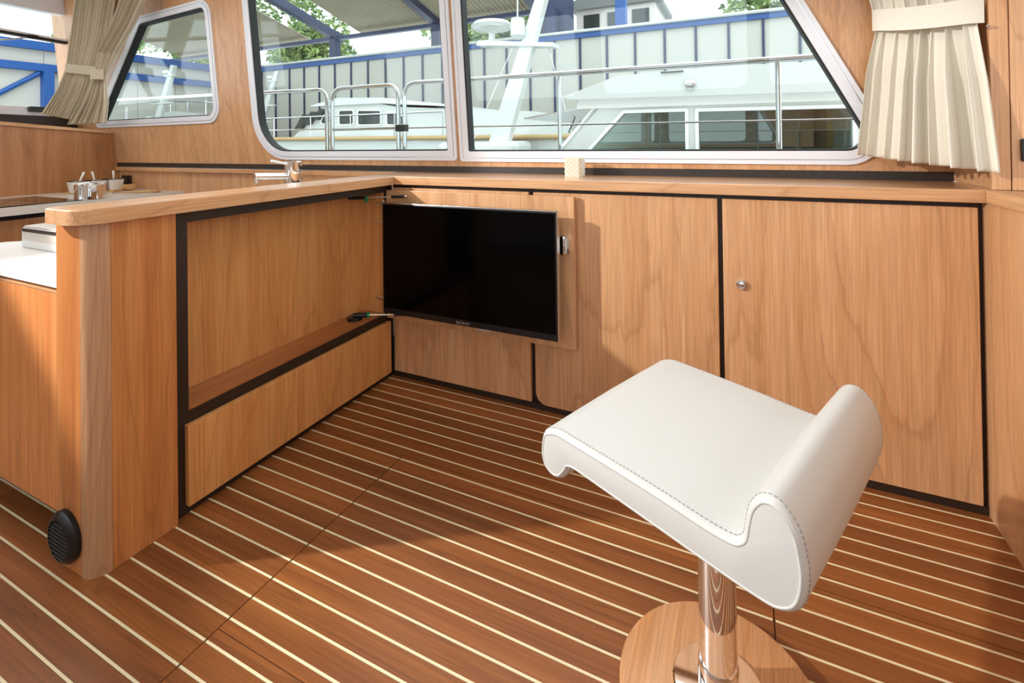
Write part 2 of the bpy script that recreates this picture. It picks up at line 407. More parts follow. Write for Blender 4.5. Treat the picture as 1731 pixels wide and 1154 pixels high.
# forward bulkhead with a ledge
bk = struct('wall_forward', (-2.95, -.6, 0))
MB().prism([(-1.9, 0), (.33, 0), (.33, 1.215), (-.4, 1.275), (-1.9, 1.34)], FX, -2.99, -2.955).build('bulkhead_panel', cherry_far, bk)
MB().prism([(-1.9, 1.34), (-.4, 1.275), (.33, 1.215), (.33, 1.233), (-.4, 1.30), (-1.9, 1.365)], FX, -2.99, -2.94).build('ledge_edge', cherry_y, bk)
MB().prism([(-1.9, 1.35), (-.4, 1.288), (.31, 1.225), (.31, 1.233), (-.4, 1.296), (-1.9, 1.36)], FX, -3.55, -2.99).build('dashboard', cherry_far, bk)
# windscreen frame and glass at the far left
ws = struct('window_4', (-3.5, -.6, 1.4))
MB().prism([(-1.9, 1.40), (.30, 1.36), (.30, 1.43), (-1.9, 1.47)], FX, -3.56, -3.49).build('lower_frame', alu, ws)
MB().prism([(-1.9, 1.20), (.33, 1.15), (.33, 1.365), (-1.9, 1.405)], FX, -3.60, -3.48).build('sill', darkb, ws)
MB().prism([(-1.9, 2.06), (.32, 1.965), (.32, 1.985), (-1.9, 2.08)], FX, -3.54, -3.49).build('sash_rail', rubber, ws)
MB().prism([(-1.9, 2.08), (.32, 1.985), (.32, 2.0), (-1.9, 2.1)], FX, -3.54, -3.49).build('sash_trim', alu, ws)
MB().prism([(-1.9, 2.24), (.32, 2.20), (.32, 2.35), (-1.9, 2.35)], FX, -3.56, -3.48).build('upper_frame', alu, ws)
MB().prism([(-1.9, 2.09), (.32, 1.995), (.32, 2.22), (-1.9, 2.25)], FX, -3.52, -3.515).build('pane', glass, ws)
MB().tube([(-3.49, -.02, 1.985), (-3.5, -.12, 1.95), (-3.5, -.30, 1.91)], .007, 8).build('stay_arm', steel, ws, 40)
MB().rbox(-3.495, -3.46, -.05, .02, 1.97, 2.0, .004).build('stay_bracket', black, ws)
MB().rbox(-3.495, -3.45, -.04, .06, 1.40, 1.44, .004).build('latch', black, ws)
# right: return of the niche, boards facing the saloon
wr = struct('wall_right', (2.2, 0, .96))
MB().box(2.205, 2.225, -.008, .34, .9602, 2.3).build('return_board', cherry, wr)
MB().rbox(2.192, 2.233, -.026, -.008, .9602, 2.3, .002).build('wall_board', cherry, wr)
MB().rbox(2.2355, 3.28, -.026, -.008, .9602, 2.3, .002).build('wall_board', cherry, wr)
o = MB().box(2.2085, 3.28, -.0075, .02, .88, 1.2).build('trim_3', darkb); o['kind'] = 'structure'
o = MB().box(2.2255, 2.25, .021, .34, .88, 1.2).build('trim_4', darkb); o['kind'] = 'structure'
o = MB().box(-3.6, -2.95, -3.07, -1.9, 0, 2.34).build('wall_helm', linenk); o['kind'] = 'structure'
# lower panels of the right-hand counter, ceiling, walls behind the camera
o = MB().box(2.183, 2.205, -3.07, .02, .0, SHU-.001).build('wall_right_lower', cherry); o['kind'] = 'structure'
o = MB().box(-3.7, 3.3, -3.1, .4, 2.35, 2.38).build('ceiling', linenk); o['kind'] = 'structure'
FWH = [rounded([(a, 1.05), (b, 1.05), (b, 2.0), (a, 2.0)], .1, 5) for a, b in ((-3.2, -1.9), (-1.6, -.2), (.1, 1.6), (1.8, 3.0))]
holed([(-3.7, -.05), (3.3, -.05), (3.3, 2.35), (-3.7, 2.35)], FWH, FY, -3.12, -3.08, 'wall_front', linenk, 'structure')
holed([(-3.1, -.05), (.4, -.05), (.4, 2.35), (-3.1, 2.35)], [rounded([(-2.7, .6), (-.5, .6), (-.5, 2.05), (-2.7, 2.05)], .1, 5)], FX, 3.28, 3.32, 'wall_rear', linenk, 'structure')

# ================================================================== LARGE FURNITURE
# ---------------- long shelf under the window and right counter
o = MB().rbox(-.135, 2.2049, -.024, .335, SHU, SHELF, .003).build('window_shelf', cherry_xtop, origin=(1, .15, SHU))
tag(o, 'long pale cherry shelf running below the side windows', 'shelf')
o = MB().rbox(2.176, 3.28, -3.07, -.0265, SHU, SHELF, .004).build('side_counter', cherry_y, origin=(2.4, -.5, SHU))
tag(o, 'cherry counter top at the right edge, meeting the long shelf', 'counter')

# ---------------- cabinet under the shelf
cab = thing('storage_cabinet', 'long cherry wall cabinet with dark recessed gaps below the window shelf', 'cabinet', (1.1, 0, 0))
MB().box(0.0, 2.30, .022, .30, .0, SHU-.001).build('carcass', darkb, cab)
MB().box(.0, 2.182, .008, .022, .0, .026).build('plinth', darkb, cab)
def door_panel(name, x0, x1, z0, z1, corner=None):
    P = [(x0, z0), (x1, z0), (x1, z1), (x0, z1)]
    pl = rounded(P, [corner or .003, .003, .003, .003], 8)
    pi = rounded(inset(P, .0015), [corner or .003, .002, .002, .002], 8)
    mb = MB().prism(pl, FY, .0015, .019)
    n = len(pl)
    mb.add([FY(a, b, .0015) for a, b in pl]+[FY(a, b, 0) for a, b in pi], [(i, (i+1) % n, n+(i+1) % n, n+i) for i in range(n)]+[tuple(range(n, 2*n))])
    return mb.build(name, cherry, cab)
p = door_panel('fixed_panel', .018, .728, .029, .905); 
d1 = door_panel('door', .748, 1.4585, .026, .905, .05)
d2 = door_panel('door', 1.4745, 2.168, .029, .905)
k = MB().lathe([(.018, 0), (.019, -.004), (.017, -.009), (.012, -.010), (.011, -.005), (.0, -.005)][::1], (1.5334, 0, .609), 'Y', 28).build('lock_knob', chrome, d2, 40)
k['label'] = 'round chrome push lock'
MB().lathe([(.0105, -.004), (.0105, -.0075), (.0085, -.009), (0, -.0095)], (1.5334, 0, .609), 'Y', 24).build('lock_button', steel, d2, 40)

# ---------------- peninsula
pen = thing('peninsula', 'cherry half-height divider between galley and saloon with an open television recess', 'divider', (-.06, -.6, 0))
MB().rbox(-.150, -.0285, -1.212, -1.0, 0, SHU-.001, .002).build('end_board', cherry_solid, pen)
# rounded corner post: quarter profile
MB().prism([(a, b) for a, b in [(-.0275, -1.1655), (-.0275, -1.2125)]+[(-.0265+.0465*math.sin(i*PI/20), -1.2125+.0465*(1-math.cos(i*PI/20))) for i in range(1, 11)]+[(.020, -1.1655)]], FZ, 0, SHU-.001).build('corner_post', cherry_weath, pen, 25)
MB().rbox(-.027, .020, -1.1648, -.999, 0, SHU-.001, .0015).build('side_board', cherry_solid, pen)
# dark frame of the recess
MB().box(-.15, -.004, -.998, -.952, 0, SHU-.001).build('frame_stile', darkb, pen)
MB().box(-.15, -.004, -.952, .02, .884, SHU-.001).build('frame_rail', darkb, pen)
MB().box(-.15, -.006, -.952, .02, .0, .303).build('frame_base', darkb, pen)
MB().box(-.15, -.010, -.034, .02, .303, .884).build('frame_jamb_back', darkb, pen)
MB().box(-.136, -.010, -.046, -.034, .303, .884).build('jamb_board', cherry_sheen, pen)
MB().box(-.15, -.137, -.952, -.034, .303, .884).build('back_panel', cherry_sheen, pen)
MB().rbox(-.137, -.012, -.952, -.046, .303, .313, .002).build('recess_ledge', cherry_ledge, pen)
MB().rbox(-.004, .017, -.966, -.022, .029, .272, .0025).build('drawer_front', cherry_sheen, pen)
MB().box(-.03, -.007, -.952, .0, 0, .026).build('plinth', darkb, pen)
# hinged flap that carries the television, swung open in front of the cabinet
flap = MB().rbox(.000, .936, -.030, -.012, .288, .895, .002).build('hinged_flap', cherry, pen)
flap['label'] = 'hinged cherry flap swung open against the cabinet'
for z in (.83, .745, .385):
    h = MB().rbox(-.022, .012, -.055, -.046, z-.008, z+.008, .002).lathe([(.007, 0), (.007, .013)], (.006, -.055, z+.009), 'Z', 12).lathe([(.007, 0), (.007, .011)], (.006, -.055, z-.021), 'Z', 12)
    h.rbox(-.052, -.02, -.050, -.0462, z-.007, z+.007, .002)
    h.build('hinge', steel, flap, 40)
lt = MB().rbox(.885, .905, -.060, -.030, .668, .742, .004).prism([(.905, .672), (.922, .680), (.922, .722), (.912, .738), (.905, .742)], FY, -.058, -.030)
lt.build('catch', chrome, flap, 40)

ct = MB()
cp = rounded([(-.135, -1.25), (.045, -1.25), (.045, -.024), (-.135, -.024)], [.03, .06, .001, .001], 10)
ci = rounded(inset([(-.135, -1.25), (.045, -1.25), (.045, -.0245), (-.135, -.0245)], .003), [.028, .057, .001, .001], 10)
n = len(cp)
ct.prism(cp, FZ, SHU, SHELF-.003)
ct.add([FZ(a, b, SHELF-.003) for a, b in cp]+[FZ(a, b, SHELF) for a, b in ci], [(i, (i+1) % n, n+(i+1) % n, n+i) for i in range(n)]+[tuple(range(n, 2*n))])
o = ct.build('divider_top', cherry_ytop, None, 30, origin=(-.045, -.6, SHU))
tag(o, 'pale cherry top with a rounded end lying on the galley divider', 'counter')

# ---------------- television
tv = thing('television', 'flat black television mounted on the open flap', 'television', (.465, -.03, .34))
MB().rbox(.046, .894, -.114, -.086, .345, .846, .005).build('housing', bezel_m, tv)
MB().rbox(.14, .80, -.086, -.050, .39, .79, .008).build('rear_cover', black, tv)
MB().rbox(.25, .69, -.050, -.0305, .48, .70, .002).build('wall_bracket', black, tv)
MB().box(.056, .884, -.1152, -.1138, .372, .837).build('screen', screen_m, tv)
MB().rbox(.046, .894, -.1150, -.112, .8435, .847, .001).build('bezel_edge', steel, tv)
MB().rbox(.8915, .8945, -.1145, -.088, .346, .845, .001).build('bezel_side', steel, tv)
MB().rbox(.530, .610, -.1158, -.1135, .3425, .3455, .0008).build('chin_strip', silver_l, tv)
fc = bpy.data.curves.new('logo', 'FONT'); fc.body = 'SONY'; fc.size = .020; fc.extrude = .0004; fc.align_x = 'CENTER'; fc.align_y = 'CENTER'
fo = bpy.data.objects.new('logo_curve', fc); C.objects.link(fo)
bpy.context.view_layer.update()
lm = bpy.data.meshes.new_from_object(fo.evaluated_get(bpy.context.evaluated_depsgraph_get()))
bpy.data.objects.remove(fo)
lm.transform(Matrix.Translation((.470-.465, -.1146+.03, .357-.34)) @ Matrix.Rotation(PI/2, 4, 'X') @ Matrix.Diagonal((1.25, .8, 1, 1)))
lm.materials.clear(); lm.materials.append(silver_l)
lo = bpy.data.objects.new('brand_lettering', lm); C.objects.link(lo); lo.parent = tv
lo['label'] = 'small silver letters reading SONY'

# ---------------- flap stays
st = thing('flap_stay', 'thin gas strut with a green clip above the television', 'strut', (0, -.07, .862))
MB().tube([(-.128, -.145, .861), (-.1, -.118, .862), (-.06, -.098, .863)], [.004, .008, .008], 10).build('cylinder', black, st, 40)
MB().tube([(-.06, -.098, .863), (.075, -.058, .868)], .0035, 8).build('rod', brassy, st, 40)
MB().tube([(.06, -.062, .8675), (.125, -.046, .870)], .0065, 10).build('end_fitting', black, st, 40)
MB().lathe([(0, -.009), (.007, -.006), (.009, 0), (.007, .006), (0, .009)], (.128, -.045, .870), 'Y', 14).build('ball_joint', chrome, st, 40)
MB().rbox(-.065, -.051, -.106, -.092, .842, .872, .003).build('clip', green_pl, st)
st = thing('flap_stay', 'gas strut lying on the recess ledge below the television', 'strut', (0, -.1, .32))
MB().lathe([(.034, .0), (.034, .010), (.030, .014), (0, .014)], (-.075, -.165, .3132), 'Z', 24).build('mount_disc', black, st, 40)
MB().tube([(-.08, -.17, .332), (-.03, -.135, .331)], .011, 12).build('cylinder', black, st, 40)
MB().tube([(-.03, -.135, .331), (.10, -.058, .325)], .004, 8).build('rod', brassy, st, 40)
MB().tube([(.075, -.072, .326), (.145, -.040, .324)], .006, 10).build('end_fitting', black, st, 40)
MB().rbox(-.035, -.02, -.14, -.122, .318, .342, .003).build('clip', green_pl, st)

# ---------------- vent on the end of the divider
vt = thing('air_vent', 'round black hot-air vent low on the end of the divider', 'vent', (-.093, -1.212, .091))
MB().lathe([(.050, -.0005), (.066, -.0005), (.067, -.012), (.058, -.022), (.050, -.024), (.049, -.010), (.050, -.0005)][1:6], (-.093, -1.212, .091), 'Y', 40).build('bezel', black, vt, 40)
for i in range(9):
    z = 0.091-.042+.0105*i; hw = math.sqrt(max(0, .049**2-(z-.091)**2))
    if hw > .01: MB().add([(-.093-hw, -1.2360, z-.0025), (-.093+hw, -1.2360, z-.0025), (-.093+hw, -1.2240, z+.0015), (-.093-hw, -1.2240, z+.0015),
                          (-.093-hw, -1.2360, z-.0040), (-.093+hw, -1.2360, z-.0040), (-.093+hw, -1.2240, z+.0), (-.093-hw, -1.2240, z+.0)],
                         [(0,1,2,3),(7,6,5,4),(0,4,5,1),(1,5,6,2),(2,6,7,3),(3,7,4,0)]).build('slat', slatm, vt)

# ---------------- stool
BX, BY = 1.4845, -.843
an = math.radians(-22); fb = Vector((math.cos(an), math.sin(an), 0)); wd = Vector((-fb.y, fb.x, 0)); BC = Vector((BX, BY, 0))
stool = thing('bar_stool', 'white leather stool with a rolled low back on a chrome column', 'stool', (BX, BY, 0))
MB().lathe([(.186, .0), (.191, .004), (.191, .026), (.186, .034), (.180, .036), (0, .036)], (BX, BY, 0), 'Z', 72).build('base', wood('cherry_stool_base', CL, srgb(206, 146, 94), CD, 'Y', ring=22, tonal=.0, low=3.5), stool, 35)
MB().lathe([(.086, .036), (.086, .041), (.083, .044), (.040, .045), (0, .045)], (BX, BY, 0), 'Z', 56).build('flange', chrome, stool, 35)
MB().lathe([(.0375, .045), (.0375, .090), (.0355, .093), (0, .093)], (BX, BY, 0), 'Z', 48).build('sleeve', chrome, stool, 35)
MB().lathe([(.0352, .093), (.0352, .475), (0, .475)], (BX, BY, 0), 'Z', 48).build('column', chrome, stool, 35)
prof = [(-.244,.521),(-.231,.531),(-.208,.538),(-.164,.537),(-.065,.534),(.02,.530),(.093,.525),(.130,.526),(.144,.532),(.153,.545),(.158,.573),(.163,.592),(.175,.609),(.19,.612),(.203,.602),(.214,.584),(.219,.563),(.222,.539),(.22,.514),(.214,.495),(.204,.483),(.187,.475),(.161,.474),(.133,.475),(.097,.477),(.07,.479),(-.051,.487),(-.131,.492),(-.169,.494),(-.188,.489),(-.195,.478),(-.21,.460),(-.228,.457),(-.245,.468),(-.25,.49)]
PF = [Vector(p) for p in smooth_loop(prof, 4)]
NP = len(PF)
def offs(d):
    out = []
    for i in range(NP):
        t = (PF[(i+1) % NP]-PF[i-1]).normalized(); nn = Vector((-t.y, t.x)); out.append(PF[i]+nn*d)   # outward for this winding
    return out
HW = .228
def S3(p, s): return BC+fb*p.x+wd*s+Vector((0, 0, p.y))
secs = []
RR = .016
for i in range(7):
    t = i/6*PI/2; secs.append((-HW-.002+RR*(1-math.cos(t))*1.0, .001-RR*.55*(1-math.sin(t))))
sec2 = [(s_, d_+.008) for s_, d_ in secs]
full = sec2+[(-HW*.5, .0105), (0, .0115), (HW*.5, .0105)]+[(-s_, d_) for s_, d_ in sec2[::-1]]
vs, fs = [], []
for s_, d_ in full: vs += [S3(p, s_) for p in offs(d_)]
for j in range(len(full)-1):
    for i in range(NP): fs.append((j*NP+i, j*NP+(i+1) % NP, (j+1)*NP+(i+1) % NP, (j+1)*NP+i))
fs += [tuple(range(NP-1, -1, -1)), tuple((len(full)-1)*NP+i for i in range(NP))]
seat = MB().add(vs, fs).build('seat', leather, stool, 50)
for sg in (-1, 1):
    MB().loop_tube([S3(p, sg*(HW+.0005)) for p in offs(.0005)], .0026, 8).build('piping', leather, seat, 60)
    mb = MB(); lp = offs(.0082); acc = 0; last = lp[0]
    cum = [0]
    for i in range(NP): cum.append(cum[-1]+(lp[(i+1) % NP]-lp[i]).length)
    def at(s_):
        s_ %= cum[-1]
        for i in range(NP):
            if cum[i+1] >= s_:
                t = (s_-cum[i])/(cum[i+1]-cum[i]+1e-9); return lp[i].lerp(lp[(i+1) % NP], t)
        return lp[0]
    nst = int(cum[-1]/.0075)
    for q_ in range(nst):
        a, b = at(q_*.0075), at(q_*.0075+.0045)
        ww = sg*(HW-.0085); mb.tube([S3(a, ww), S3(b, ww)], .0012, 5)
    mb.build('stitching', stitch_m, seat, kind='stuff')

# ---------------- candle holder on the shelf
cd = thing('candle_holder', 'small cream lattice-patterned glass candle holder on the window shelf', 'candle holder', (.872, .185, SHELF))
cx, cy = .872, .185
sq = rounded([(cx-.036, cy-.036), (cx+.036, cy-.036), (cx+.036, cy+.036), (cx-.036, cy+.036)], .010, 5)
sqi = rounded([(cx-.031, cy-.031), (cx+.031, cy-.031), (cx+.031, cy+.031), (cx-.031, cy+.031)], .008, 5)
MB().ring(sq, sqi, FZ, SHELF, SHELF+.082).build('cup', cream, cd, 30)
MB().prism(sqi, FZ, SHELF, SHELF+.008).build('cup_base', cream, cd)
MB().lathe([(.022, .008), (.022, .04), (0, .04)], (cx, cy, SHELF), 'Z', 20).build('candle', ceram, cd, 30)
for fi in range(4):
    mb = MB(); A = fi*PI/2; ca, sa = math.cos(A), math.sin(A)
    for i in range(3):
        for j in range(4):
            a, z = -.021+.021*i, SHELF+.012+.0195*j
            for (du, dz) in ((.009, .009), (.009, -.009)):
                pts = [(a-du, -.0365, z-dz), (a+du, -.0365, z+dz)]
                mb.tube([(cx+p_[0]*ca-p_[1]*sa, cy+p_[0]*sa+p_[1]*ca, p_[2]) for p_ in pts], .0018, 5)
    mb.build('lattice_face', ceram, cd)

# ---------------- sockets
sk = thing('wall_socket', 'black socket low on the galley wall beside the containers', 'socket', (-2.83, .315, .845))
MB().rbox(-2.90, -2.775, .303, .315, .812, .892, .004).build('plate', black, sk)
MB().lathe([(.03, -.0005), (.03, -.003), (0, -.003)], (-2.838, .3028, .852), 'Y', 24).build('insert', rubber, sk, 30)
sk = thing('wall_socket', 'black switch plate cut by the right edge of the picture', 'socket', (2.29, -.026, 1.075))
MB().rbox(2.252, 2.33, -.036, -.026, 1.043, 1.107, .005).build('plate', black, sk)
MB().rbox(2.262, 2.32, -.040, -.036, 1.052, 1.098, .003).build('rocker', rubber, sk)

# ================================================================== GALLEY
NZ, FZ_ = .760, .790
o = MB().prism(rounded([(-1.02, -1.19), (-.153, -1.19), (-.153, .313), (-.88, .313), (-.88, -.9), (-1.02, -1.02)], [.03, .003, .003, .003, .06, .04], 6), FZ, NZ-.035, NZ).build('sink_worktop', corian, None, origin=(-.5, -.5, NZ))
tag(o, 'white worktop with a low front corner left of the divider', 'counter')
gc = thing('galley_cabinet', 'cherry base cabinet under the white worktop left of the divider', 'cabinet', (-.5, -1.15, 0))
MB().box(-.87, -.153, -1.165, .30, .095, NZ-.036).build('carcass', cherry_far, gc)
MB().rbox(-1.0, -.155, -1.186, -1.166, .096, NZ-.052, .002).build('door', cherry_gal, gc)
MB().rbox(-1.0, -.155, -1.1885, -1.166, NZ-.051, NZ-.0455, .001).build('top_edge', cherry_x, gc)
MB().box(-.85, -.153, -1.10, .30, 0, .095).build('plinth', darkb, gc)
tr = thing('serving_box', 'white lidded box with a dark band standing on the white worktop', 'box', (-.62, -.98, NZ))
MB().rbox(-.825, -.45, -1.04, -.80, NZ, NZ+.072, .006).build('body', corian, tr, 30)
MB().box(-.812, -.45, -1.0412, -.85, NZ+.028, NZ+.058).build('side_panel', stone, tr)
MB().box(-.812, -.45, -1.0422, -.85, NZ+.0585, NZ+.070).build('dark_band', darkb, tr)
MB().rbox(-.815, -.45, -1.035, -.805, NZ+.0725, NZ+.078, .002).build('lid', stone, tr)
# faucet
fx, fy = -.45, -.172
fa = thing('mixer_tap', 'chrome mixer tap rising behind the divider top', 'tap', (fx, fy, NZ))
MB().lathe([(.047, 0), (.047, .006), (.040, .010), (.040, .225), (.036, .228), (.036, .232), (.041, .235), (.041, .272), (.036, .276), (0, .277)], (fx, fy, NZ), 'Z', 32).build('body', chrome, fa, 35)
MB().tube([(fx, fy-.02, NZ+.205), (fx-.02, fy-.20, NZ+.215)], .0155, 16).build('spout', chrome, fa, 40)
MB().tube([(fx-.019, fy-.185, NZ+.2), (fx-.019, fy-.185, NZ+.182)], .010, 12).build('aerator', steel, fa, 40)
MB().tube([(fx, fy-.03, NZ+.262), (fx-.01, fy-.115, NZ+.282)], .006, 10).build('lever', chrome, fa, 40)
# far counter with hob
o = MB().box(-2.954, -2.11, -2.4, .314, FZ_-.045, FZ_).build('hob_worktop', stone, None, origin=(-2.5, -.8, FZ_))
tag(o, 'pale worktop with the hob along the forward bulkhead', 'counter')
fc_ = thing('hob_cabinet', 'dark cherry cabinet below the pale hob worktop', 'cabinet', (-2.5, -.8, 0))
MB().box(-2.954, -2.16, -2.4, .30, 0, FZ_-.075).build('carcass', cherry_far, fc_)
MB().box(-2.954, -2.17, -2.4, .30, FZ_-.075, FZ_-.045).build('painted_shade', blackmat, fc_)  # black strip painted in as the shade under the worktop edge
hb = thing('hob', 'black glass hob set into the pale worktop', 'hob', (-2.45, -.7, FZ_))
MB().rbox(-2.73, -2.14, -1.3, -.28, FZ_, FZ_+.006, .002).build('glass_top', hobm, hb)
for (x, y) in ((-2.6, -.5), (-2.3, -.55), (-2.6, -1.0), (-2.3, -1.0)):
    MB().ring([(x+.085*math.cos(2*PI*i/32), y+.085*math.sin(2*PI*i/32)) for i in range(32)], [(x+.082*math.cos(2*PI*i/32), y+.082*math.sin(2*PI*i/32)) for i in range(32)], FZ, FZ_+.006, FZ_+.0063).build('cooking_ring', steel, hb)
# saucepan
px_, py_ = -2.19, -.22
pt = thing('saucepan', 'shiny steel saucepan with a flat handle on the galley worktop', 'saucepan', (px_, py_, FZ_))
MB().lathe([(.072, 0), (.078, .004), (.079, .090), (.082, .093), (.078, .093), (.075, .088), (.074, .01), (0, .008)], (px_, py_, FZ_), 'Z', 48).build('pan_body', chrome, pt, 35)
MB().tube([(px_+.07, py_-.03, FZ_+.07), (px_+.12, py_-.055, FZ_+.058), (px_+.17, py_-.08, FZ_+.022)], .010, 10).build('handle', steel, pt, 40)
MB().tube([(px_-.03, py_-.05, FZ_+.095), (px_-.01, py_+.0, FZ_+.104), (px_-.03, py_+.05, FZ_+.095)], .006, 8).build('rim_bracket', steel, pt, 40)
# three containers with spoons
def container(x, y, lab, tilt):
    t = thing('condiment_dish', lab, 'dish', (x, y, FZ_), 'white dishes with spoons by the bulkhead')
    o_ = [(-.05, -.05), (.05, -.05), (.05, .05), (-.05, .05)]
    lo_, hi_ = [(a*.78, b*.78) for a, b in o_], o_
    mb = MB(); L0 = rounded(lo_, .012, 4); L1 = rounded(hi_, .014, 4); L2 = rounded([(a*.9, b*.9) for a, b in o_], .012, 4); L3 = rounded([(a*.7, b*.7) for a, b in o_], .01, 4)
    n_ = len(L0); V = [(x+a, y+b, FZ_+z) for L_, z in ((L0, 0), (L1, .078), (L2, .078), (L3, .012)) for a, b in L_]
    F = [(j*n_+i, j*n_+(i+1) % n_, (j+1)*n_+(i+1) % n_, (j+1)*n_+i) for j in range(3) for i in range(n_)]+[tuple(range(n_-1, -1, -1)), tuple(3*n_+i for i in range(n_))]
    mb.add(V, F).build('bowl', ceram, t, 30)
    MB().ring([(x+a*1.01, y+b*1.01) for a, b in L1], [(x+a, y+b) for a, b in L2], FZ, FZ_+.076, FZ_+.081).build('rim', darkb, t, 30)
    MB().tube([(x, y, FZ_+.03), (x, y+tilt*.5, FZ_+.09), (x+.005, y+tilt, FZ_+.135), (x+.005, y+tilt*1.15, FZ_+.143)], [.005, .006, .0085, .004], 10).build('spoon', ceram, t, 40)
container(-2.75, -.042, 'white tapered dish with a spoon leaning right, leftmost of three', .032)
container(-2.75, .068, 'white tapered dish with a spoon leaning left, in the middle of three', -.026)
container(-2.75, .180, 'white tapered dish with an upright spoon, nearest the socket', -.006)
o = MB().rbox(-2.86, -2.66, -.10, .235, FZ_, FZ_+.0001+.006, .002).build('dish_board', bamboo, None, origin=(-2.75, .07, FZ_))
tag(o, 'thin wooden board lying under the three white dishes', 'board')
for ob in list(C.objects):
    if ob.name.startswith('condiment_dish'): ob.location.z += .0065
sp = thing('wooden_spatula', 'pale wooden spatula lying on the pale worktop by the dishes', 'spatula', (-2.52, .12, FZ_))
MB().tube([(-2.45, .02, FZ_+.012), (-2.58, .15, FZ_+.014), (-2.62, .19, FZ_+.03)], .009, 8).build('handle', bamboo, sp, 40)
MB().rbox(-2.66, -2.60, .18, .25, FZ_+.005, FZ_+.045, .006).build('blade', bamboo, sp, 40)
ut = thing('wooden_spoon', 'pale wooden spoon lying on the worktop in front of the spatula', 'spoon', (-2.3, .12, FZ_))
MB().tube([(-2.40, .05, FZ_+.0085), (-2.32, .11, FZ_+.0085), (-2.24, .17, FZ_+.0085)], [.005, .0065, .008], 10).build('handle', bamboo, ut, 40)
MB().lathe([(.006, 0), (.022, .004), (.027, .010), (.022, .015), (0, .016)], (-2.22, .185, FZ_), 'Z', 18).build('bowl', bamboo, ut, 40)

# ================================================================== CURTAINS
def curtain(parent, name, mat, levels, folds, amp, seed, nu=220, sharp=.35, part='cloth'):
    """levels: [(A, B, amplitude factor)] from top to bottom, A and B the two ends of the hem line at that level"""
    rnd = random.Random(seed)
    ph = [rnd.uniform(.55, 1.45) for _ in range(folds)]; tot = sum(ph); cum = [0]
    for p_ in ph: cum.append(cum[-1]+p_/tot)
    ht = [rnd.uniform(.6, 1.25) for _ in range(folds)]
    def fold(u):
        for i in range(folds):
            if u <= cum[i+1]+1e-9:
                t = (u-cum[i])/(cum[i+1]-cum[i]); return ht[i]*(math.sin(2*PI*t)+sharp*math.sin(4*PI*t)), ht[i]*math.cos(2*PI*t)
        return 0, 0
    NV = 40; V, F, UV = [], [], []
    m = len(levels)-1
    for j in range(NV+1):
        v = j/NV*m; i = min(int(v), m-1); t = v-i; t = t*t*(3-2*t) if m > 1 else t
        A = Vector(levels[i][0]).lerp(Vector(levels[i+1][0]), t); B = Vector(levels[i][1]).lerp(Vector(levels[i+1][1]), t)
        am = levels[i][2]*(1-t)+levels[i+1][2]*t
        d = (B-A); d.z = 0; d.normalize(); nn = Vector((d.y, -d.x, 0))
        if nn.y > 0 or (abs(nn.y) < .3 and nn.x < 0): nn = -nn
        for k_ in range(nu+1):
            u = k_/nu; fv, fc2 = fold(u); edge = min(1, u/.04, (1-u)/.04)
            V.append(A.lerp(B, u)+nn*(amp*am*fv*edge+.004*math.sin(9*u+v*2+seed))+d*(amp*am*.55*fc2*edge)); UV.append((u, j/NV))
    for j in range(NV):
        for k_ in range(nu): F.append((j*(nu+1)+k_, j*(nu+1)+k_+1, (j+1)*(nu+1)+k_+1, (j+1)*(nu+1)+k_))
    o0 = Vector(ORI[parent.name]); me = bpy.data.meshes.new(part); me.from_pydata([tuple(p_-o0) for p_ in V], [], F); me.update()
    uvl = me.uv_layers.new(name='UVMap')
    for l in me.loops: uvl.data[l.index].uv = UV[l.vertex_index]
    me.polygons.foreach_set('use_smooth', [True]*len(me.polygons)); me.materials.append(mat)
    ob = bpy.data.objects.new(part, me); C.objects.link(ob); ob.parent = parent
    sm = ob.modifiers.new('thickness', 'SOLIDIFY'); sm.thickness = .0016
    return ob
def band(parent, path, hgt, mat, th=.004):
    mb = MB(); n_ = len(path); V = []
    for (x, y, z), h in zip(path, hgt): V += [(x, y, z-h/2), (x, y, z+h/2)]
    P = [Vector(p_) for p_ in path]
    for i in range(n_):
        t = (P[min(i+1, n_-1)]-P[max(i-1, 0)]); nn = Vector((t.y, -t.x, 0)).normalized()*th; h = hgt[i]
        V += [(path[i][0]+nn.x, path[i][1]+nn.y, path[i][2]-h/2), (path[i][0]+nn.x, path[i][1]+nn.y, path[i][2]+h/2)]
    o2 = 2*n_; F = []
    for i in range(n_-1):
        a, b, c_, d_ = 2*i, 2*i+1, 2*i+3, 2*i+2
        F += [(a, d_, c_, b), (o2+a, o2+b, o2+c_, o2+d_), (b, c_, o2+c_, o2+b), (a, o2+a, o2+d_, d_)]
    F += [(0, 1, o2+1, o2), (2*n_-2, o2+2*n_-2, o2+2*n_-1, 2*n_-1)]
    return mb.add(V, F).build('tie_band', mat, parent, 40)

